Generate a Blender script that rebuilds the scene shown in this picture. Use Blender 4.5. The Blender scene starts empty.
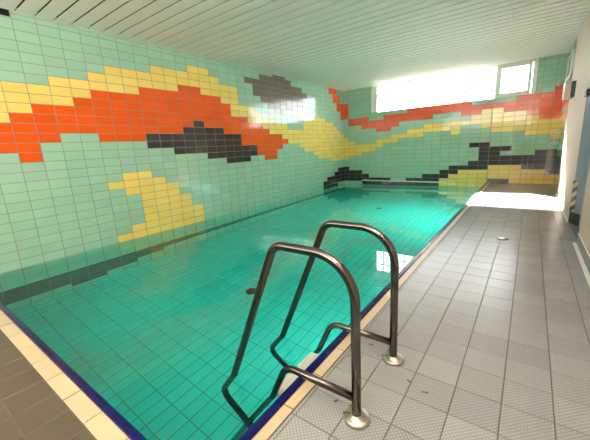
import bpy, math, random
from mathutils import Vector, Matrix
random.seed(7)
sc = bpy.context.scene
COL = sc.collection

# ------------------------------------------------------------------ sizes (metres)
W, H = 0.25, 0.1246            # wall tile module
YF = 9.267                     # far wall
XR = 5.855                     # right wall
ZC = 3.05                      # ceiling
YB = -3.2                      # back of the room
PX, PY = 4.40, -0.485          # pool basin right / near inner faces
ZP = -1.56                     # pool bottom
ZW = -0.125                    # water level
XO = 0.165                     # first cut tile column on the far wall

# mosaic pictures as runs: (row, first column, last column); everything else is teal
LEFT_RUNS = {
    1: [(-14, 5, 11), (-13, 6, 11), (-12, 7, 11), (-11, 7, 10), (-10, 7, 10), (-9, 7, 9), (-8, 6, 9), (-7, 5, 8), (-7, 33, 36),
        (-6, 6, 7), (-6, 30, 36), (-5, 29, 36), (-4, 27, 37), (-3, 26, 37), (-2, 24, 37), (-1, 23, 37), (0, 21, 35), (1, -13, 0),
        (1, 20, 23), (1, 27, 34), (2, -13, 1), (2, 18, 21), (2, 27, 33), (3, -13, 3), (3, 16, 19), (3, 29, 31), (4, -13, 4), (4, 16, 18),
        (5, 3, 7), (5, 15, 16), (6, 5, 10), (6, 13, 16), (7, 6, 16), (8, 9, 14), (9, 12, 13)],
    2: [(-5, 20, 21), (-4, 19, 21), (-3, 1, 1), (-3, 19, 22), (-2, -13, 1), (-2, 17, 23), (-1, -13, 2), (-1, 5, 7), (-1, 17, 22),
        (0, -13, 10), (0, 15, 20), (1, 1, 11), (1, 13, 19), (2, 2, 17), (3, 4, 15), (4, 5, 15), (4, 36, 37), (5, 8, 14), (5, 36, 37),
        (6, 11, 12), (6, 35, 36), (7, 35, 36), (8, 34, 35), (9, 34, 35), (10, 33, 34), (11, 33, 34)],
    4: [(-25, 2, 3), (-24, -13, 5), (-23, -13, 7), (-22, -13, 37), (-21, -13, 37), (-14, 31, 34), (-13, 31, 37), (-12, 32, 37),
        (-11, 34, 37), (-10, 35, 37), (-5, 15, 17), (-4, 13, 18), (-3, 10, 18), (-2, 8, 16), (-1, 8, 16), (0, 11, 14), (1, 12, 12),
        (4, 22, 23), (5, 21, 25), (6, 20, 26), (7, 19, 27), (8, 19, 27), (9, 18, 26), (10, 20, 24), (11, 22, 23)]}
FAR_RUNS = {
    1: [(-14, 13, 23), (-13, 13, 17), (-13, 20, 23), (-12, 14, 23), (-11, 15, 22), (-10, 18, 20), (-7, 0, 0), (-6, 0, 2), (-5, 0, 4),
        (-4, 0, 5), (-4, 23, 23), (-3, 0, 1), (-3, 5, 7), (-3, 21, 23), (-2, 0, 0), (-2, 7, 10), (-2, 14, 14), (-2, 18, 23), (-1, 9, 14),
        (-1, 17, 23), (0, 11, 21), (1, 16, 20), (2, 17, 18)],
    3: [(0, 5, 6), (0, 22, 23), (1, 3, 7), (1, 21, 23), (2, 1, 11), (2, 15, 16), (2, 19, 23), (3, 1, 3), (3, 6, 23), (4, 0, 0),
        (4, 9, 15), (4, 20, 23), (5, 0, 0), (5, 23, 23), (6, 0, 0), (7, 0, 0)],
    4: [(-14, 3, 12), (-13, 0, 6), (-13, 9, 12), (-12, 0, 3), (-12, 11, 13), (-11, 0, 2), (-11, 13, 14), (-11, 23, 23), (-10, 0, 0),
        (-10, 14, 17), (-10, 21, 23), (-9, 16, 23), (-8, 17, 23), (-7, 17, 18), (-7, 22, 23), (-6, 17, 19), (-5, 16, 17)],
    5: [(-13, 18, 19)]}
def picture(runs):
    d = {}
    for k in runs:
        for (r, a, b) in runs[k]:
            for c in range(a, b+1): d[(r, c)] = k
    return d
LEFT, FAR = picture(LEFT_RUNS), picture(FAR_RUNS)
# the upper blob: dark tile with its glare put into a lighter brown-grey
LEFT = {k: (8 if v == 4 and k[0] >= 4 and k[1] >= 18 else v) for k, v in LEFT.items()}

# ------------------------------------------------------------------ helpers
def mat(name):
    m = bpy.data.materials.new(name); m.use_nodes = True
    nt = m.node_tree
    return m, nt, nt.nodes['Principled BSDF']

def lin(c):
    return tuple(((v / 255) / 12.92 if v / 255 <= .04045 else ((v / 255 + .055) / 1.055) ** 2.4) for v in c) + (1,)

def simple(name, rgb, rough=.5, metal=0., spec=.5, var=0., scale=6., bump=0., bscale=40.):
    m, nt, b = mat(name)
    c = lin(rgb)
    b.inputs['Base Color'].default_value = c
    b.inputs['Roughness'].default_value = rough
    b.inputs['Metallic'].default_value = metal
    b.inputs['Specular IOR Level'].default_value = spec
    tc = nt.nodes.new('ShaderNodeTexCoord')
    if var:
        n = nt.nodes.new('ShaderNodeTexNoise'); n.inputs['Scale'].default_value = scale; n.inputs['Detail'].default_value = 4
        nt.links.new(tc.outputs['Object'], n.inputs['Vector'])
        mx = nt.nodes.new('ShaderNodeMix'); mx.data_type = 'RGBA'
        mx.inputs[6].default_value = tuple(v * (1 - var) for v in c[:3]) + (1,)
        mx.inputs[7].default_value = tuple(min(1, v * (1 + var)) for v in c[:3]) + (1,)
        nt.links.new(n.outputs['Fac'], mx.inputs[0]); nt.links.new(mx.outputs[2], b.inputs['Base Color'])
    if bump:
        n = nt.nodes.new('ShaderNodeTexNoise'); n.inputs['Scale'].default_value = bscale; n.inputs['Detail'].default_value = 3
        nt.links.new(tc.outputs['Object'], n.inputs['Vector'])
        bp = nt.nodes.new('ShaderNodeBump'); bp.inputs['Strength'].default_value = bump; bp.inputs['Distance'].default_value = .01
        nt.links.new(n.outputs['Fac'], bp.inputs['Height']); nt.links.new(bp.outputs['Normal'], b.inputs['Normal'])
    return m

def tilemat(name, rgb, rough=.1, var=.05, spec=.5, coat=.0):
    """glazed tile: the tint attribute varies the firing from tile to tile"""
    m, nt, b = mat(name)
    c = lin(rgb)
    at = nt.nodes.new('ShaderNodeAttribute'); at.attribute_name = 'tint'
    mx = nt.nodes.new('ShaderNodeMix'); mx.data_type = 'RGBA'
    mx.inputs[6].default_value = tuple(v * (1 - var) for v in c[:3]) + (1,)
    mx.inputs[7].default_value = tuple(min(1, v * (1 + var)) for v in c[:3]) + (1,)
    nt.links.new(at.outputs['Fac'], mx.inputs[0]); nt.links.new(mx.outputs[2], b.inputs['Base Color'])
    b.inputs['Roughness'].default_value = rough
    b.inputs['Specular IOR Level'].default_value = spec
    return m

class MB:
    """collects faces, builds ONE mesh object"""
    def __init__(s): s.v, s.f, s.m, s.t, s.sm = [], [], [], [], []
    def face(s, pts, mi=0, tint=.5, smooth=False):
        i = len(s.v); s.v += [tuple(p) for p in pts]; s.f.append(list(range(i, i + len(pts)))); s.m.append(mi); s.t.append(tint); s.sm.append(smooth)
    def box(s, a, b, mi=0, bev=0.):
        (x0, y0, z0), (x1, y1, z1) = a, b
        if bev <= 0:
            c = [(x0,y0,z0),(x1,y0,z0),(x1,y1,z0),(x0,y1,z0),(x0,y0,z1),(x1,y0,z1),(x1,y1,z1),(x0,y1,z1)]
            for q in ((0,3,2,1),(4,5,6,7),(0,1,5,4),(1,2,6,5),(2,3,7,6),(3,0,4,7)): s.face([c[k] for k in q], mi)
            return
        i = len(s.v); d = bev
        import bmesh
        bm = bmesh.new(); bmesh.ops.create_cube(bm, size=1)
        for v in bm.verts:
            v.co = Vector((x0 + (v.co.x + .5) * (x1 - x0), y0 + (v.co.y + .5) * (y1 - y0), z0 + (v.co.z + .5) * (z1 - z0)))
        bmesh.ops.bevel(bm, geom=bm.edges[:], offset=d, segments=2, profile=.5, affect='EDGES')
        s.v += [tuple(v.co) for v in bm.verts]
        bm.verts.index_update()
        for f in bm.faces:
            s.f.append([i + v.index for v in f.verts]); s.m.append(mi); s.t.append(.5); s.sm.append(False)
        bm.free()
    def obox(s, o, ax, ay, az, mi=0):
        """box from a corner and three edge vectors"""
        o, ax, ay, az = map(Vector, (o, ax, ay, az))
        c = [o, o+ax, o+ax+ay, o+ay, o+az, o+ax+az, o+ax+ay+az, o+ay+az]
        for q in ((0,3,2,1),(4,5,6,7),(0,1,5,4),(1,2,6,5),(2,3,7,6),(3,0,4,7)): s.face([c[k] for k in q], mi)
    def tube(s, pts, r, n=18, mi=0, cap=True):
        pts = [Vector(p) for p in pts]
        i0 = len(s.v)
        up = None
        for k, p in enumerate(pts):
            d = (pts[min(k+1, len(pts)-1)] - pts[max(k-1, 0)]).normalized()
            if up is None:
                a = Vector((0,1,0)) if abs(d.y) < .9 else Vector((1,0,0))
                up = (a - d * a.dot(d)).normalized()
            else: up = (up - d * up.dot(d)).normalized()
            q = d.cross(up)
            rr = r[k] if isinstance(r, (list, tuple)) else r
            for j in range(n):
                t = 2 * math.pi * j / n
                s.v.append(tuple(p + (up * math.cos(t) + q * math.sin(t)) * rr))
        for k in range(len(pts) - 1):
            for j in range(n):
                a = i0 + k*n + j; b = i0 + k*n + (j+1) % n
                s.f.append([a, b, b+n, a+n]); s.m.append(mi); s.t.append(.5); s.sm.append(True)
        if cap:
            e = i0 + (len(pts)-1)*n
            s.f.append([i0 + j for j in reversed(range(n))]); s.m.append(mi); s.t.append(.5); s.sm.append(False)
            s.f.append([e + j for j in range(n)]); s.m.append(mi); s.t.append(.5); s.sm.append(False)
    def lathe(s, prof, c, axis='z', n=28, mi=0):
        """prof: (radius, height) pairs along the axis from c"""
        i0 = len(s.v)
        for (r, h) in prof:
            for j in range(n):
                t = 2*math.pi*j/n; a, b = r*math.cos(t), r*math.sin(t)
                o = {'z': (a, b, h), 'x': (h, a, b), 'y': (b, h, a)}[axis]
                s.v.append((c[0]+o[0], c[1]+o[1], c[2]+o[2]))
        for k in range(len(prof)-1):
            for j in range(n):
                a = i0+k*n+j; b = i0+k*n+(j+1) % n
                s.f.append([a, b, b+n, a+n]); s.m.append(mi); s.t.append(.5); s.sm.append(True)
        s.f.append([i0+j for j in reversed(range(n))]); s.m.append(mi); s.t.append(.5); s.sm.append(False)
        e = i0+(len(prof)-1)*n
        s.f.append([e+j for j in range(n)]); s.m.append(mi); s.t.append(.5); s.sm.append(False)
    def build(s, name, mats, parent=None, loc=None):
        me = bpy.data.meshes.new(name)
        off = Vector(loc) if loc else Vector((0,0,0))
        me.from_pydata([tuple(Vector(v) - off) for v in s.v], [], s.f)
        mats = mats if isinstance(mats, (list, tuple)) else [mats]
        for m in mats: me.materials.append(m)
        me.polygons.foreach_set('material_index', s.m)
        me.polygons.foreach_set('use_smooth', s.sm)
        a = me.attributes.new('tint', 'FLOAT', 'FACE'); a.data.foreach_set('value', s.t)
        me.update()
        o = bpy.data.objects.new(name, me); COL.objects.link(o)
        o.location = off
        if parent:
            o.parent = parent
            base = Vector(parent.location); up_ = parent.parent
            while up_: base += up_.location; up_ = up_.parent
            o.location = off - base
        return o

def struct(o):
    o['kind'] = 'structure'; return o
def tag(o, label, cat, group=None):
    o['label'] = label; o['category'] = cat
    if group: o['group'] = group
    return o
def thing(name, label, cat, loc, group=None):
    o = bpy.data.objects.new(name, None); o.empty_display_size = .1; COL.objects.link(o); o.location = loc
    return tag(o, label, cat, group)

def fillet(pts, rad, n=9):
    """polyline with its inner corners rounded"""
    P = [Vector(p) for p in pts]; out = [P[0]]
    for k in range(1, len(P)-1):
        a, b, c = P[k-1], P[k], P[k+1]
        d1 = (a-b).normalized(); d2 = (c-b).normalized()
        ang = d1.angle(d2); r = rad[k-1] if isinstance(rad, (list, tuple)) else rad
        t = r / math.tan(ang/2)
        p1, p2 = b + d1*t, b + d2*t
        ctr = b + (d1+d2).normalized() * (r / math.sin(ang/2))
        v1, v2 = p1-ctr, p2-ctr
        sw = v1.angle(v2)
        for j in range(n+1):
            s_ = j/n
            out.append(ctr + (v1*math.sin((1-s_)*sw) + v2*math.sin(s_*sw)) / math.sin(sw))
    out.append(P[-1]); return out

# ------------------------------------------------------------------ materials
TEAL = tilemat('teal_glaze', (158, 195, 170))
YELL = tilemat('yellow_glaze', (245, 208, 112))
ORAN = tilemat('orange_glaze', (232, 84, 14))
REDD = tilemat('orange_red_glaze', (226, 80, 42))
DARK = tilemat('black_brown_glaze', (48, 45, 50), var=.2)
GREY = tilemat('grey_tile', (104, 104, 106), rough=.4)
GROUT = simple('grout', (142, 142, 118), .85, var=.12, scale=3)
WMATS = [TEAL, YELL, ORAN, REDD, DARK, GREY, GROUT]
POOLT = tilemat('pool_floor_glaze', (96, 216, 206), rough=.3)
POOLG = simple('pool_grout', (84, 164, 150), .9)
COBALT = tilemat('cobalt_glaze', (7, 11, 72), rough=.22, var=.15, spec=.25)
COBG = simple('cobalt_joint', (120, 120, 130), .8)
CREAM = tilemat('cream_tile', (198, 178, 146), rough=.35, var=.08)
CREAMG = simple('cream_joint', (92, 78, 58), .9)
SMOOTH = tilemat('smooth_shaded_tile', (78, 72, 60), rough=.35, var=.05)  # near deck: no relief, and its shade is put into the darker brown
DECKG = simple('deck_joint', (88, 82, 74), .9, var=.2)
STEEL = None
PLASTER = simple('plaster', (208, 188, 174), .85, var=.04, scale=1.5, bump=.15, bscale=60)
WHITE = simple('white_frame', (228, 232, 222), .35)
BLACK = simple('black_rubber', (26, 26, 28), .5, var=.1)
BLUEGREY = simple('blue_grey_steel', (112, 128, 142), .4, var=.05, scale=2)
CHROME = simple('chrome', (200, 194, 182), .3, metal=1.)
BEIGE = simple('beige_enamel', (186, 178, 158), .45)
DGREY = simple('dark_grey', (58, 56, 54), .5)
SLATM = simple('ceiling_slat', (240, 234, 226), .5, var=.03, scale=1.2)
VOID = simple('ceiling_void', (8, 8, 7), .9)
CONC = simple('concrete', (120, 116, 108), .9, var=.1)

def steel():
    m, nt, b = mat('brushed_steel')
    b.inputs['Metallic'].default_value = 1.
    b.inputs['Base Color'].default_value = lin((98, 92, 86))
    tc = nt.nodes.new('ShaderNodeTexCoord')
    n = nt.nodes.new('ShaderNodeTexNoise'); n.inputs['Scale'].default_value = 60; n.inputs['Detail'].default_value = 4
    mr = nt.nodes.new('ShaderNodeMapRange'); mr.inputs['To Min'].default_value = .12; mr.inputs['To Max'].default_value = .24
    nt.links.new(tc.outputs['Object'], n.inputs['Vector']); nt.links.new(n.outputs['Fac'], mr.inputs['Value']); nt.links.new(mr.outputs['Result'], b.inputs['Roughness'])
    return m
STEEL = steel()

def deckmat():
    """grey non-slip tile, fine diagonal relief"""
    m, nt, b = mat('non_slip_tile')
    tc = nt.nodes.new('ShaderNodeTexCoord')
    hs = []
    for ang in (45, -45):
        mp = nt.nodes.new('ShaderNodeMapping'); mp.inputs['Rotation'].default_value = (0, 0, math.radians(ang))
        nt.links.new(tc.outputs['Object'], mp.inputs['Vector'])
        w = nt.nodes.new('ShaderNodeTexWave'); w.wave_type = 'BANDS'; w.bands_direction = 'X'
        w.inputs['Scale'].default_value = 21; w.inputs['Distortion'].default_value = 0.
        nt.links.new(mp.outputs['Vector'], w.inputs['Vector']); hs.append(w)
    mul = nt.nodes.new('ShaderNodeMath'); mul.operation = 'MULTIPLY'
    nt.links.new(hs[0].outputs['Fac'], mul.inputs[0]); nt.links.new(hs[1].outputs['Fac'], mul.inputs[1])
    at = nt.nodes.new('ShaderNodeAttribute'); at.attribute_name = 'tint'
    no = nt.nodes.new('ShaderNodeTexNoise'); no.inputs['Scale'].default_value = 5; no.inputs['Detail'].default_value = 5
    nt.links.new(tc.outputs['Object'], no.inputs['Vector'])
    ad = nt.nodes.new('ShaderNodeMath'); ad.operation = 'ADD'
    nt.links.new(at.outputs['Fac'], ad.inputs[0]); nt.links.new(no.outputs['Fac'], ad.inputs[1])
    hf = nt.nodes.new('ShaderNodeMath'); hf.operation = 'MULTIPLY'; hf.inputs[1].default_value = .5
    nt.links.new(ad.outputs[0], hf.inputs[0])
    mx = nt.nodes.new('ShaderNodeMix'); mx.data_type = 'RGBA'
    mx.inputs[6].default_value = lin((144, 145, 146)); mx.inputs[7].default_value = lin((166, 167, 167))
    nt.links.new(hf.outputs[0], mx.inputs[0])
    mx2 = nt.nodes.new('ShaderNodeMix'); mx2.data_type = 'RGBA'; mx2.blend_type = 'MULTIPLY'
    mx2.inputs[7].default_value = (.42, .42, .42, 1)  # groove shade of the relief put into the colour
    inv = nt.nodes.new('ShaderNodeMath'); inv.operation = 'SUBTRACT'; inv.inputs[0].default_value = 1.
    nt.links.new(mul.outputs[0], inv.inputs[1])
    sc_ = nt.nodes.new('ShaderNodeMath'); sc_.operation = 'MULTIPLY'; sc_.inputs[1].default_value = .6
    nt.links.new(inv.outputs[0], sc_.inputs[0]); nt.links.new(sc_.outputs[0], mx2.inputs[0])
    nt.links.new(mx.outputs[2], mx2.inputs[6]); nt.links.new(mx2.outputs[2], b.inputs['Base Color'])
    bp = nt.nodes.new('ShaderNodeBump'); bp.inputs['Strength'].default_value = .25; bp.inputs['Distance'].default_value = .0015
    nt.links.new(mul.outputs[0], bp.inputs['Height']); nt.links.new(bp.outputs['Normal'], b.inputs['Normal'])
    b.inputs['Roughness'].default_value = .24
    return m
DECK = deckmat()

def glassmat():
    m, nt, b = mat('window_glass')
    nt.nodes.remove(b)
    out = nt.nodes['Material Output']
    tr = nt.nodes.new('ShaderNodeBsdfTransparent'); gl = nt.nodes.new('ShaderNodeBsdfGlossy'); gl.inputs['Roughness'].default_value = .02
    fr = nt.nodes.new('ShaderNodeFresnel'); fr.inputs['IOR'].default_value = 1.45
    mx = nt.nodes.new('ShaderNodeMixShader')
    nt.links.new(fr.outputs[0], mx.inputs[0]); nt.links.new(tr.outputs[0], mx.inputs[1]); nt.links.new(gl.outputs[0], mx.inputs[2])
    nt.links.new(mx.outputs[0], out.inputs['Surface'])
    return m
GLASS = glassmat()

def blockmat():
    """glass brick lit through from the daylight outside: partly clear, partly glowing"""
    m, nt, b = mat('glass_brick')
    nt.nodes.remove(b)
    out = nt.nodes['Material Output']
    tr = nt.nodes.new('ShaderNodeBsdfTransparent')
    em = nt.nodes.new('ShaderNodeEmission'); em.inputs['Strength'].default_value = BLOCK_E
    tc = nt.nodes.new('ShaderNodeTexCoord')
    no = nt.nodes.new('ShaderNodeTexNoise'); no.inputs['Scale'].default_value = 14; no.inputs['Detail'].default_value = 3
    nt.links.new(tc.outputs['Object'], no.inputs['Vector'])
    cr = nt.nodes.new('ShaderNodeValToRGB')
    cr.color_ramp.elements[0].position = .3; cr.color_ramp.elements[0].color = (.86, .90, .93, 1)
    cr.color_ramp.elements[1].position = .6; cr.color_ramp.elements[1].color = (1, 1, 1, 1)
    nt.links.new(no.outputs['Fac'], cr.inputs['Fac']); nt.links.new(cr.outputs['Color'], em.inputs['Color'])
    mx = nt.nodes.new('ShaderNodeMixShader'); mx.inputs[0].default_value = .22
    nt.links.new(tr.outputs[0], mx.inputs[1]); nt.links.new(em.outputs[0], mx.inputs[2])
    nt.links.new(mx.outputs[0], out.inputs['Surface'])
    return m
BLOCK_E = 2.2
BLOCK = blockmat()

def watermat():
    m, nt, b = mat('pool_water')
    nt.nodes.remove(b)
    out = nt.nodes['Material Output']
    g = nt.nodes.new('ShaderNodeBsdfGlass'); g.inputs['IOR'].default_value = 1.33; g.inputs['Roughness'].default_value = 0.
    tc = nt.nodes.new('ShaderNodeTexCoord')
    no = nt.nodes.new('ShaderNodeTexNoise'); no.inputs['Scale'].default_value = 2.2; no.inputs['Detail'].default_value = 2
    nt.links.new(tc.outputs['Object'], no.inputs['Vector'])
    bp = nt.nodes.new('ShaderNodeBump'); bp.inputs['Strength'].default_value = .004; bp.inputs['Distance'].default_value = .02
    nt.links.new(no.outputs['Fac'], bp.inputs['Height']); nt.links.new(bp.outputs['Normal'], g.inputs['Normal'])
    nt.links.new(g.outputs[0], out.inputs['Surface'])
    va = nt.nodes.new('ShaderNodeVolumeAbsorption')
    va.inputs['Color'].default_value = (.0, .93, .90, 1); va.inputs['Density'].default_value = .45
    nt.links.new(va.outputs[0], out.inputs['Volume'])
    return m
WATER = watermat()

# ------------------------------------------------------------------ tiled surfaces
def rnd(): return random.random()
def tile_grid(mb, O, U, V, N, ub, vb, code, regions, gap=.0036, raise_=.0025, tilt=.009, gi=6):
    """tiles between the u-boundaries ub and v-boundaries vb, clipped to the regions (u0,u1,v0,v1)"""
    O, U, V, N = map(Vector, (O, U, V, N))
    for (ru0, ru1, rv0, rv1) in regions:
        for j in range(len(vb)-1):
            for i in range(len(ub)-1):
                u0, u1, v0, v1 = max(ub[i], ru0), min(ub[i+1], ru1), max(vb[j], rv0), min(vb[j+1], rv1)
                if u1-u0 < .012 or v1-v0 < .012: continue
                a, b, c, d = u0+gap, u1-gap, v0+gap, v1-gap
                random.seed(i*7919 + j*104729 + 11)
                tu, tv = (rnd()-.5)*2*tilt, (rnd()-.5)*2*tilt
                um, vm = (a+b)/2, (c+d)/2
                e = .0015
                P = lambda u, v, h: O + U*u + V*v + N*h
                top = [(a+e, c+e), (b-e, c+e), (b-e, d-e), (a+e, d-e)]
                base = [(a, c), (b, c), (b, d), (a, d)]
                T = [P(u, v, raise_ + tu*(u-um) + tv*(v-vm)) for u, v in top]
                B = [P(u, v, 0) for u, v in base]
                k = code(i, j); t = rnd()
                mb.face(T, k, t)
                for q in range(4): mb.face([B[q], B[(q+1) % 4], T[(q+1) % 4], T[q]], k, t)
def grout_plane(mb, O, U, V, N, regions, gi, th=.14):
    O, U, V, N = map(Vector, (O, U, V, N))
    for (u0, u1, v0, v1) in regions:
        mb.obox(O + U*u0 + V*v0 - N*th, U*(u1-u0), V*(v1-v0), N*th, gi)

vb = [(r+13)*H for r in range(-26, 13)]
# left wall: u = Y, v = Z, normal +X
mb = MB()
ub = [c*W for c in range(-13, 39)]
reg = [(YB, YF, ZP, ZC+.02)]
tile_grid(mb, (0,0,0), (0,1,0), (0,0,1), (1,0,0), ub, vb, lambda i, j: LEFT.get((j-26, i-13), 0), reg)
grout_plane(mb, (0,0,0), (0,1,0), (0,0,1), (1,0,0), [(YB, YF+.15, -.2, ZC+.12)], 6)
grout_plane(mb, (0,0,0), (0,1,0), (0,0,1), (1,0,0), [(YB, YF+.15, ZP-.1, -.2)], 7)
struct(mb.build('wall_left', WMATS + [simple('wet_grout', (84, 100, 92), .9), tilemat('glare_brown_grey', (112, 98, 88), var=.1)]))
# far wall: u = X, v = Z, normal -Y ; the window opening is left out
WX0, WX1, WZ0 = 1.0, 5.29, 18*H
mb = MB()
ub = [0] + [d*W+XO for d in range(0, 24)]
reg = [(0, WX0, ZP, ZC+.02), (WX1, XR, 0, ZC+.02), (WX0, PX, ZP, WZ0), (PX, WX1, 0, WZ0)]
tile_grid(mb, (0,YF,0), (1,0,0), (0,0,1), (0,-1,0), ub, vb, lambda i, j: FAR.get((j-26, i), 0), reg)
grout_plane(mb, (0,YF,0), (1,0,0), (0,0,1), (0,-1,0), [(0, WX0, ZP-.1, ZC+.12), (WX1, XR+.3, ZP-.1, ZC+.12)], 6, .2)
grout_plane(mb, (0,YF,0), (1,0,0), (0,0,1), (0,-1,0), [(WX0, WX1, ZP-.1, WZ0)], 6, .075)
struct(mb.build('wall_far', WMATS))
# right wall: tiled stretch near the far corner, plaster nearer, doorway between
DY0, DY1, DZ = 3.70, 4.83, 1.80
def rcode(i, j):
    r = j-26
    random.seed(i*31+j*17)
    if r >= 4: return 0
    if r >= 2: return 3
    if r >= -4: return 1
    if r >= -7: return 0
    if r >= -10 and i % 2 == 0: return 4
    if r >= -12 and i > 33: return 4
    return 1
mb = MB()
TY = 7.55
tile_grid(mb, (XR,0,0), (0,1,0), (0,0,1), (-1,0,0), [c*W for c in range(-13, 39)], vb, rcode, [(TY, YF, 0, ZC+.02)])
grout_plane(mb, (XR,0,0), (0,1,0), (0,0,1), (-1,0,0), [(TY, YF+.2, -.1, ZC+.12)], 6, .2)
PM = 7
mb.box((XR-.006, DY1, -.1), (XR+.3, TY, ZC+.12), PM)
mb.box((XR-.006, YB-.1, -.1), (XR+.3, DY0, ZC+.12), PM)
mb.box((XR-.006, DY0, DZ), (XR+.3, DY1, ZC+.12), PM)
struct(mb.build('wall_right', WMATS + [PLASTER]))
# back wall behind the viewer
mb = MB(); mb.box((-.14, YB-.15, -.1), (XR+.3, YB, ZC+.12))
struct(mb.build('wall_back', simple('back_wall_paint', (96, 86, 74), .8, var=.05)))

# ------------------------------------------------------------------ pool basin
mb = MB()
ubx = [PX - k*.125 for k in range(36, -1, -1)]
uby = [-.52 + k*W for k in range(0, 41)]
tile_grid(mb, (0,0,ZP), (1,0,0), (0,1,0), (0,0,1), ubx, uby, lambda i, j: 0, [(0, PX, PY, YF)], gap=.0055)
grout_plane(mb, (0,0,ZP), (1,0,0), (0,1,0), (0,0,1), [(-.1, PX+.1, PY-.1, YF+.1)], 1, .12)
struct(mb.build('floor_pool', [POOLT, POOLG]))
mb = MB()
vbp = [ZP + k*.1246 for k in range(0, 13)]
tile_grid(mb, (PX,0,0), (0,1,0), (0,0,1), (-1,0,0), uby, vbp, lambda i, j: 0, [(PY, YF, ZP, -.02)])
grout_plane(mb, (PX,0,0), (0,1,0), (0,0,1), (-1,0,0), [(PY, YF, ZP-.1, -.02)], 1, .1)
struct(mb.build('wall_pool_right', [POOLT, POOLG]))
mb = MB()
tile_grid(mb, (0,PY,0), (1,0,0), (0,0,1), (0,1,0), [k*W for k in range(0, 19)], vbp, lambda i, j: 0, [(0, PX, ZP, -.02)])
grout_plane(mb, (0,PY,0), (1,0,0), (0,0,1), (0,1,0), [(0, PX+.1, ZP-.1, -.02)], 1, .1)
struct(mb.build('wall_pool_near', [POOLT, POOLG]))
# water body
mb = MB()
mb.box((.0012, PY+.0012, ZP+.0012), (PX-.0012, YF-.0012, ZW))
o = mb.build('pool_water', WATER); o['kind'] = 'stuff'
tag(o, 'still clear turquoise water filling the indoor swimming pool', 'water')

# ------------------------------------------------------------------ deck
CX0, CX1 = 4.440, 4.502          # cream border on the long side
CY0, CY1 = -.612, -.52          # and on the near side
TS = .1973
dx = [5.1142 + TS*k for k in range(-30, 5)]
dy = [.9784 + TS*k for k in range(-23, 44)]
mb = MB()
reg = [(CX1, XR, YB, YF), (0, CX1, YB, CY0)]
DRX, DRY = 5.135, 3.545
def noDrain(i, j): return 0
tile_grid(mb, (0,0,0), (1,0,0), (0,1,0), (0,0,1), dx, dy, noDrain, reg[:1], gap=.0021, raise_=.0025, tilt=.003)
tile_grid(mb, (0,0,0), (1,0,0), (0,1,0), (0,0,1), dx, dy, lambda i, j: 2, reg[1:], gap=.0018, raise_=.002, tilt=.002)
grout_plane(mb, (0,0,0), (1,0,0), (0,1,0), (0,0,1), [(PX+.02, XR+.3, YB, YF), (0, PX+.02, YB, PY-.02)], 1, .1)
# a few dark scuffs on the tiles by the ladder
for (x, y, a, b, ang) in ((4.613, .688, .020, .009, .2), (4.545, .515, .012, .006, 1.2), (4.908, .496, .018, .007, -.4), (4.993, .460, .020, .006, .3), (4.646, .170, .016, .007, .9), (4.58, .56, .008, .005, 0)):
    random.seed(int(x*1000))
    pts = []
    for q in range(10):
        t = 2*math.pi*q/10; r = .7+.5*rnd()
        px, py = a*r*math.cos(t), b*r*math.sin(t)
        pts.append((x+px*math.cos(ang)-py*math.sin(ang), y+px*math.sin(ang)+py*math.cos(ang), .0046))
    mb.face(pts, 3)
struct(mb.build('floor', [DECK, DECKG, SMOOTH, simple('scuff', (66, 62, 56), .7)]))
# cream border tiles
mb = MB()
cy = [-.52 + .2655*k for k in range(-1, 40)]
cx = [3.17 + .2655*k for k in range(-13, 7)]
tile_grid(mb, (0,0,.002), (1,0,0), (0,1,0), (0,0,1), [CX0, CX1], cy, lambda i, j: 0, [(CX0, CX1, CY0, YF)], gap=.003, raise_=.004)
tile_grid(mb, (0,0,.002), (1,0,0), (0,1,0), (0,0,1), cx, [CY0, CY1], lambda i, j: 0, [(0, CX0, CY0, CY1)], gap=.003, raise_=.004)
mb.box((CX0-.004, CY0, -.005), (CX1, YF, .003), 1); mb.box((0, CY0, -.005), (CX0, CY1+.004, .003), 1)
struct(mb.build('trim_1', [CREAM, CREAMG]))
# cobalt hand-hold tiles with a rounded nose
def nose(mb, a, b, axis, inner, outer, mi):
    """rounded bar from a to b along the axis; inner edge hangs over the water"""
    w = outer-inner
    prof = [(1, -.03), (1, .006), (.92, .012), (.55, .015), (.25, .013), (.06, .005), (-.02, -.012), (-.02, -.05), (.3, -.05)]
    A = []
    for t in (a, b):
        A.append([((inner + w*q[0]), t, q[1]) if axis == 'y' else (t, (inner + w*q[0]), q[1]) for q in prof])
    n = len(prof)
    for k in range(n):
        mb.face([A[0][k], A[0][(k+1) % n], A[1][(k+1) % n], A[1][k]], mi, .5, 1 <= k <= 6)
    mb.face(A[0], mi); mb.face(A[1][::-1], mi)
mb = MB()
IX, OX = 4.386, 4.438
IY, OY = -.476, -.520
y = -.517
k = 0
while y < YF:
    y1 = min(y+.2505, YF)
    nose(mb, y+.0025, y1-.0025, 'y', IX, OX, 0); y = y1
x = 4.397
jx = [4.438, 4.172] + [3.922 - .2525*k for k in range(0, 17)]
for a, b in zip(jx[:-1], jx[1:]):
    a, b = a, max(b, 0)
    if a-b > .02: nose(mb, b+.0025, a-.0025, 'x', IY, OY, 0)
mb.box((IX+.012, OY+.008, -.05), (OX, YF, .004), 1)
mb.box((0, OY, -.05), (OX, IY-.008, .004), 1)
struct(mb.build('trim_2', [COBALT, COBG]))

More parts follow.
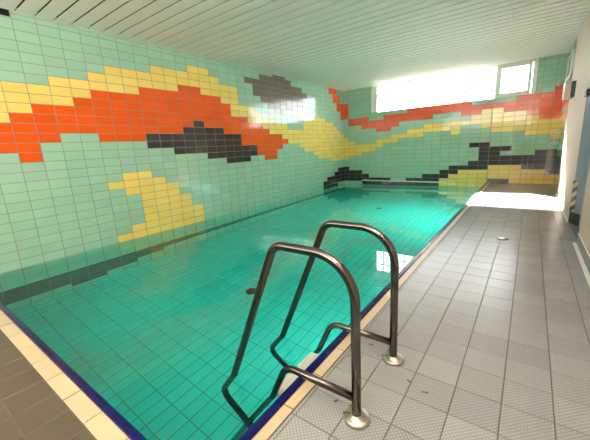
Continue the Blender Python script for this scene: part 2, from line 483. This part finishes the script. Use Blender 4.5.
# ------------------------------------------------------------------ ceiling: slats across the room with open joints
mb = MB()
P0 = .521
k = -19
while P0 + .2*k < YF:
    y0 = max(P0 + .2*k + .014, YB); y1 = min(P0 + .2*(k+1) - .014, YF)
    if y1 - y0 > .02:
        mb.box((.09, y0, ZC), (XR, y1, ZC+.012), 0)
    k += 1
mb.box((-.1, YB-.1, ZC+.05), (XR+.3, YF+.3, ZC+.12), 1)
mb.box((0.005, .49, ZC-.004), (.09, YF, ZC+.05), 0)
struct(mb.build('ceiling', [SLATM, VOID]))
mb = MB(); mb.box((0.003, YB, ZC-.045), (.012, .49, ZC+.045)); struct(mb.build('dark_gap_strip', VOID))  # dark of the open gap at the wall top put into a flat black strip

# ------------------------------------------------------------------ window
win = bpy.data.objects.new('window_1', None); COL.objects.link(win); win.location = (WX0, YF, WZ0); struct(win)
WT = ZC
mb = MB()
fr0, fr1 = YF-.012, YF+.09
mb.box((WX0, fr0, WZ0), (WX0+.075, fr1, WT), 0, .006)
mb.box((WX0+.10, fr0+.015, WZ0), (WX0+.19, fr1, WT), 0, .006)
mb.box((WX0+.07, fr0+.04, WZ0), (WX0+.11, fr1, WT), 0)
mb.box((4.43, fr0+.005, WZ0), (4.50, fr1, WT), 0, .006)
mb.box((5.20, fr0, WZ0), (WX1, fr1, WT), 0, .006)
mb.box((4.49, fr0+.005, WZ0), (5.21, fr1, WZ0+.04), 0, .006)
mb.box((4.49, fr0+.005, WT-.06), (5.21, fr1, WT), 0, .006)
mb.box((WX0+.19, fr0+.03, WT-.02), (4.43, fr1, WT), 0)
mb.build('window_frame', WHITE, win)
mb = MB()
s0, s1 = YF-.03, YF+.03
sx0, sx1, sz0, sz1 = 4.475, 5.185, WZ0+.03, WT-.04
t = .075
mb.box((sx0, s0, sz0), (sx0+t, s1, sz1), 0, .008); mb.box((sx1-t, s0, sz0), (sx1, s1, sz1), 0, .008)
mb.box((sx0+t-.01, s0, sz0), (sx1-t+.01, s1, sz0+t), 0, .008); mb.box((sx0+t-.01, s0, sz1-t), (sx1-t+.01, s1, sz1), 0, .008)
sash = mb.build('sash', WHITE, win)
mb = MB(); mb.box((sx0+t-.005, YF-.004, sz0+t-.005), (sx1-t+.005, YF+.004, sz1-t+.005))
g = mb.build('pane', GLASS, win)
mb = MB(); mb.tube([(5.155, YF-.03, 2.60), (5.155, YF-.06, 2.60), (5.155, YF-.06, 2.50)], .009, 10)
mb.build('handle', WHITE, win)
# glass bricks: three courses
mb = MB()
bx = [WX0+.19 + k*.25 for k in range(0, 13)] + [4.43]
bz = [WZ0, WZ0+.25, WZ0+.5, WT-.02]
for a, b in zip(bx[:-1], bx[1:]):
    for c, d in zip(bz[:-1], bz[1:]):
        mb.box((a+.009, YF+.02, c+.009), (b-.009, YF+.075, d-.009), 0, .006)
mb.build('glass_bricks', BLOCK, win)
mb = MB()
for a in bx[1:-1]: mb.box((a-.009, YF+.015, WZ0), (a+.009, YF+.07, WT-.02))
for c in bz[1:-1]: mb.box((bx[0], YF+.017, c-.009), (bx[-1], YF+.068, c+.009))
mb.build('mortar_joints', simple('mortar', (44, 44, 44), .9), win)

# ------------------------------------------------------------------ doorway in the right wall
door = bpy.data.objects.new('door_1', None); COL.objects.link(door); door.location = (XR, DY1, 0); struct(door)
mb = MB()
JX, JY = XR+.085, 4.60
mb.face([(XR-.004, DY1, 0), (XR-.004, DY1, DZ), (JX, JY, DZ), (JX, JY, 0)], 0)
mb.face([(XR-.004, DY1, 0), (JX, JY, 0), (JX+.05, DY1, 0)], 0)
mb.face([(JX, JY, 0), (JX, JY, DZ), (JX+.05, DY1, DZ), (JX+.05, DY1, 0)], 0)
mb.box((JX-.02, DY0, DZ-.05), (JX+.05, DY1, DZ), 0)
mb.box((JX-.02, DY0, 0), (JX+.05, DY0+.05, DZ), 0)
mb.build('door_frame', BLUEGREY, door)
mb = MB(); mb.box((JX+.005, DY0+.05, .01), (JX+.045, JY+.02, DZ-.05), 0)
mb.build('door_leaf', BLUEGREY, door)
# black kick plate on the splayed jamb
dv = Vector((JX-XR+.004, JY-DY1, 0)); nv = Vector((dv.y, -dv.x, 0)).normalized()
if nv.x > 0: nv = -nv
mb = MB()
mb.obox(Vector((XR-.004, DY1, 0)), dv, Vector((0,0,.16)), nv*.006)
mb.build('kick_plate', BLACK, door)
def hazmat():
    m, nt, b = mat('hazard_stripes')
    tc = nt.nodes.new('ShaderNodeTexCoord')
    sp = nt.nodes.new('ShaderNodeSeparateXYZ'); nt.links.new(tc.outputs['Object'], sp.inputs[0])
    ad = nt.nodes.new('ShaderNodeMath'); ad.operation = 'MULTIPLY_ADD'; ad.inputs[1].default_value = .6
    nt.links.new(sp.outputs['Y'], ad.inputs[0]); nt.links.new(sp.outputs['Z'], ad.inputs[2])
    fr = nt.nodes.new('ShaderNodeMath'); fr.operation = 'MODULO'; fr.inputs[1].default_value = .13
    of = nt.nodes.new('ShaderNodeMath'); of.operation = 'ADD'; of.inputs[1].default_value = 10 * .13
    nt.links.new(ad.outputs[0], of.inputs[0]); nt.links.new(of.outputs[0], fr.inputs[0])
    gt = nt.nodes.new('ShaderNodeMath'); gt.operation = 'GREATER_THAN'; gt.inputs[1].default_value = .065
    nt.links.new(fr.outputs[0], gt.inputs[0])
    mx = nt.nodes.new('ShaderNodeMix'); mx.data_type = 'RGBA'
    mx.inputs[6].default_value = lin((196, 168, 84)); mx.inputs[7].default_value = lin((30, 26, 26))
    nt.links.new(gt.outputs[0], mx.inputs[0]); nt.links.new(mx.outputs[2], b.inputs['Base Color'])
    b.inputs['Roughness'].default_value = .5
    return m
mb = MB()
mb.obox(Vector((XR-.004, DY1, .165)), dv*.38, Vector((0,0,.43)), nv*.005)
mb.obox(Vector((XR-.012, DY1, .165)), (.008,0,0), (0,.05,0), (0,0,.43))
mb.build('hazard_tape', hazmat(), door)
mb = MB(); mb.box((XR-.035, 4.60, 1.69), (XR+.02, 4.80, 1.77), 0, .006)
mb.build('door_closer', BLACK, door)

# baseboards of grey cove tile with a pale sealant line
mb = MB()
mb.box((XR-.016, YB, 0), (XR-.004, DY0, .115), 0); mb.box((XR-.05, YB, .0), (XR-.016, DY0, .006), 1); mb.box((XR-.014, YB, .115), (XR-.004, DY0, .125), 1)
mb.box((XR-.012, DY1, 0), (XR-.004, TY, .06), 2); mb.box((XR-.03, DY1, 0), (XR-.012, TY, .005), 1)
struct(mb.build('baseboard_right', [GREY, WHITE, PLASTER]))

# ------------------------------------------------------------------ things
# pool ladder
LY = (.13, .62)
lad = thing('pool_ladder', 'stainless steel pool ladder with two tall handrails bolted to the deck edge', 'pool ladder', (4.777, .375, .003))
for yy in LY:
    mb = MB()
    pts = [(4.777, yy, .004), (4.777, yy, .786), (4.345, yy, .786), (3.80, yy, -.44), (4.05, yy, -.655)]
    mb.tube(fillet(pts, [.20, .085, .12], 12), .0215, 20)
    mb.build('handrail', STEEL, lad)
    mb = MB()
    pts = [(4.77, yy, .114), (4.370, yy, .114), (3.83, yy, -1.06)]
    mb.tube(fillet(pts, [.10], 10), .019, 18)
    mb.build('lower_bar', STEEL, lad)
    mb = MB()
    mb.lathe([(.059, .0), (.0595, .014), (.058, .018), (.053, .0205), (.028, .0225), (.0265, .030), (.0225, .031)], (4.779, yy, .003), n=36)
    fl = mb.build('base_flange', CHROME, lad)
    mb = MB()
    mb.tube([(4.779-.062, yy-.012, .016), (4.779-.030, yy-.008, .026)], .005, 10)
    mb.build('set_screw', DGREY, fl)
mb = MB()
mb.box((4.232, LY[0]+.016, -.145), (4.345, LY[1]-.05, -.118), 0, .006)
for k in range(5): mb.box((4.245+k*.019, LY[0]+.04, -.119), (4.252+k*.019, LY[1]-.07, -.1155), 0)
tr = mb.build('tread', simple('tread_plastic', (196, 194, 180), .5), lad)
tr['label'] = 'pale top tread'

# floor drain in the deck
dr = thing('floor_drain', 'small round chrome floor drain set in the grey deck tiles', 'drain', (DRX, DRY, .002))
mb = MB(); mb.lathe([(.062, 0), (.062, .004), (.050, .006), (.050, .003)], (DRX, DRY, .002)); mb.build('drain_ring', DGREY, dr)
mb = MB()
mb.lathe([(.048, .0), (.048, .006), (.040, .010), (.012, .011), (.004, .011)], (DRX, DRY, .003)); mb.build('drain_cover', CHROME, dr)

# pool bottom inlets
for k, (x, y, lab) in enumerate(((2.241, 1.974, 'dark round outlet grate on the pool bottom nearer the ladder'), (2.211, 6.907, 'dark round outlet grate on the pool bottom nearer the far wall'))):
    t_ = thing('pool_drain', lab, 'drain', (x, y, ZP+.003), 'outlets on the pool bottom')
    mb = MB(); mb.lathe([(.085, 0), (.085, .010), (.075, .014), (.066, .012)], (x, y, ZP+.003)); mb.build('drain_ring', DGREY, t_)
    mb = MB()
    for q in range(-3, 4):
        l = math.sqrt(.066**2 - (q*.018)**2)
        mb.box((x-l, y+q*.018-.005, ZP+.014), (x+l, y+q*.018+.005, ZP+.019))
    mb.build('drain_grate', DGREY, t_)

# grab rail along the far wall just above the water
gr = thing('grab_rail', 'long thin white grab rail along the far wall just above the water', 'grab rail', (.68, YF, .03))
GY = YF-.07
mb = MB(); mb.tube([(.68, GY, .035), (3.62, GY, .006)], .018, 12); mb.build('rail', WHITE, gr)
for x in (.80, 2.14, 3.46):
    z = .035 - (x-.68)*.029/2.94
    mb = MB(); mb.tube([(x, YF-.004, z+.014), (x, GY-.01, z+.014)], .008, 10); mb.lathe([(.026, -.012), (.026, -.004)], (x, YF, z+.014), 'y', 16)
    mb.build('bracket', WHITE, gr)

# box, grille and taps on the right wall
bx_ = thing('wall_box', 'beige metal box with a dark back high on the right wall', 'wall box', (XR-.006, 6.55, 1.83))
mb = MB(); mb.box((XR-.15, 6.55, 1.84), (XR-.06, 6.95, 2.12), 0, .008); mb.build('housing', BEIGE, bx_)
mb = MB(); mb.box((XR-.065, 6.54, 1.85), (XR-.005, 6.94, 2.11), 0, .004); c_ = mb.build('dark_back', DGREY, bx_); c_['label'] = 'dark back'  # dark grey block between housing and wall

vg = thing('ventilation_grille', 'pale framed ventilation grille high on the right wall near the far corner', 'ventilation grille', (XR, 8.05, 2.35))
mb = MB()
gy0, gy1, gz0, gz1 = 7.62, 8.75, 2.33, 2.86
xa, xb = XR-.045, XR-.003
mb.box((xa, gy0, gz0), (xb, gy0+.06, gz1), 0, .005); mb.box((xa, gy1-.06, gz0), (xb, gy1, gz1), 0, .005)
mb.box((xa, gy0, gz0), (xb, gy1, gz0+.06), 0, .005); mb.box((xa, gy0, gz1-.06), (xb, gy1, gz1), 0, .005)
mb.build('grille_frame', WHITE, vg)
mb = MB()
for k in range(9):
    z = gz0+.07+k*.045
    mb.obox((xa+.01, gy0+.05, z), (.025, 0, .018), (0, gy1-gy0-.1, 0), (0, 0, .006))
mb.build('grille_slats', BEIGE, vg)

sh = thing('shower_head', 'small chrome shower head high in the far right corner', 'shower head', (XR-.004, 9.0, 2.42))
mb = MB(); mb.tube(fillet([(XR-.004, 9.0, 2.44), (XR-.10, 9.0, 2.46), (XR-.14, 9.0, 2.39)], .03, 6), .011, 12); mb.build('shower_arm', CHROME, sh)
mb = MB(); mb.lathe([(.014, .0), (.034, -.05), (.034, -.058)], (XR-.142, 9.0, 2.385)); mb.build('spray_head', CHROME, sh)
for z, lab in ((1.27, 'upper white wall tap in the far right corner above the black tiles'), (1.02, 'lower white wall tap in the far right corner just over the black tiles')):
    tp = thing('wall_tap', lab, 'tap', (XR-.004, 9.05, z), 'taps in the far corner')
    mb = MB(); mb.lathe([(.034, -.03), (.034, -.004)], (XR, 9.05, z), 'x', 18)
    mb.tube([(XR-.02, 9.05, z), (XR-.12, 9.05, z)], .03, 12); mb.tube(fillet([(XR-.085, 9.05, z), (XR-.17, 9.05, z), (XR-.17, 9.05, z-.08)], .03, 5), .02, 12)
    mb.build('tap_body', WHITE, tp)
    mb = MB(); mb.tube([(XR-.095, 9.05, z), (XR-.095, 9.05, z+.05)], .01, 10); mb.tube([(XR-.095, 8.97, z+.05), (XR-.095, 9.13, z+.05)], .02, 10)
    mb.build('tap_handle', WHITE, tp)

# ------------------------------------------------------------------ outside
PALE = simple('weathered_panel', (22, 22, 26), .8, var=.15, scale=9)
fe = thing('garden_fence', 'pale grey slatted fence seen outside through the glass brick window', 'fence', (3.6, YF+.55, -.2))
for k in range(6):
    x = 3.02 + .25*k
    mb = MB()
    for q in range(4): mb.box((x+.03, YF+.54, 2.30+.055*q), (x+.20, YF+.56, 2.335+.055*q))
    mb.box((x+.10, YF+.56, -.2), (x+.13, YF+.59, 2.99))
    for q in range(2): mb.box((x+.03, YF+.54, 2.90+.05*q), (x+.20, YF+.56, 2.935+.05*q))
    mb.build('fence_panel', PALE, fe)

# ------------------------------------------------------------------ light
UP_E, POOL_E, SIDE_E = 120., 11., 130.
w = bpy.data.worlds.new('World'); sc.world = w; w.use_nodes = True
bg = w.node_tree.nodes['Background']
wn = w.node_tree
tc = wn.nodes.new('ShaderNodeTexCoord'); sx = wn.nodes.new('ShaderNodeSeparateXYZ'); cr = wn.nodes.new('ShaderNodeValToRGB')
wn.links.new(tc.outputs['Generated'], sx.inputs[0]); wn.links.new(sx.outputs['Z'], cr.inputs['Fac'])
cr.color_ramp.elements[0].position = 0.; cr.color_ramp.elements[0].color = (.03, .03, .025, 1)     # ground side
cr.color_ramp.elements[1].position = .03; cr.color_ramp.elements[1].color = (.92, .96, 1, 1)       # overcast bright sky
wn.links.new(cr.outputs['Color'], bg.inputs['Color'])
bg.inputs['Strength'].default_value = 18.
sun = bpy.data.lights.new('Sun', 'SUN'); sun.energy = 5500; sun.angle = math.radians(13); sun.color = (1, .95, .86)
so = bpy.data.objects.new('Sun', sun); COL.objects.link(so)
so.rotation_euler = Vector((.45, -1, -1.0)).to_track_quat('-Z', 'Y').to_euler()
pl = bpy.data.lights.new('window_portal', 'AREA'); pl.shape = 'RECTANGLE'; pl.size = 4.4; pl.size_y = .9; pl.cycles.is_portal = True
po = bpy.data.objects.new('window_portal', pl); COL.objects.link(po); po.location = (3.14, YF+.12, 2.65)
po.rotation_euler = Vector((0, -1, 0)).to_track_quat('-Z', 'Z').to_euler()
# unseen added fill: two lights facing the ceiling, two under the water
def ceiling_fill(x, e):
    l = bpy.data.lights.new('ceiling_fill_light', 'AREA'); l.shape = 'RECTANGLE'; l.size = 1.2; l.size_y = .25; l.energy = e; l.color = (1, .94, .82)
    o = bpy.data.objects.new('ceiling_fill_light', l); COL.objects.link(o); o.location = (x, YB+.35, 2.1)
    o.rotation_euler = Vector((0, -.05, 1)).to_track_quat('-Z', 'Y').to_euler()
ceiling_fill(1.3, UP_E*.3); ceiling_fill(4.3, UP_E*1.4)
def pool_fill(y, e):  # added underwater fill, unseen below the deck edge
    l = bpy.data.lights.new('pool_fill_light', 'AREA'); l.shape = 'DISK'; l.size = .28; l.energy = e; l.color = (.95, 1, .96)
    o = bpy.data.objects.new('pool_fill_light', l); COL.objects.link(o); o.location = (PX-.02, y, -.75)
    o.rotation_euler = Vector((-1, 0, -.12)).to_track_quat('-Z', 'Y').to_euler()
pool_fill(6.1, POOL_E); pool_fill(1.6, POOL_E)
# added unseen fill behind the viewer, brightens the far wall
l = bpy.data.lights.new('back_fill_light', 'AREA'); l.shape = 'RECTANGLE'; l.size = 4.6; l.size_y = .9; l.energy = 115; l.color = (1, .96, .9)
o = bpy.data.objects.new('back_fill_light', l); COL.objects.link(o); o.location = (3.0, YB+.1, 2.4)
o.rotation_euler = Vector((0, 1, .3)).to_track_quat('-Z', 'Z').to_euler()
# added unseen fill beside the viewer, no fitting there
l = bpy.data.lights.new('side_fill_light', 'AREA'); l.shape = 'RECTANGLE'; l.size = 1.4; l.size_y = .35; l.energy = SIDE_E; l.color = (1, .95, .86)
o = bpy.data.objects.new('side_fill_light', l); COL.objects.link(o); o.location = (XR-.15, -.5, 2.4)
o.rotation_euler = Vector((-.55, -.06, .83)).to_track_quat('-Z', 'Y').to_euler()

# ------------------------------------------------------------------ camera
cam = bpy.data.cameras.new('Camera'); co = bpy.data.objects.new('Camera', cam); COL.objects.link(co)
R_, U_, F_ = Vector([0.806042, 0.58942, -0.053674]), Vector([-0.089469, 0.210988, 0.973385]), Vector([-0.585057, 0.779787, -0.2228])
M = Matrix((R_, U_, -F_)).transposed().to_4x4(); M.translation = Vector((5.3141, -0.9768, 1.2398))
co.matrix_world = M
cam.sensor_fit = 'HORIZONTAL'; cam.sensor_width = 36; cam.lens = 36 * 313.249 / 590; cam.clip_start = .05
sc.camera = co
sc.view_settings.view_transform = 'Standard'; sc.view_settings.look = 'None'; sc.view_settings.gamma = 1; sc.view_settings.use_curve_mapping = False
sc.view_settings.exposure = .45
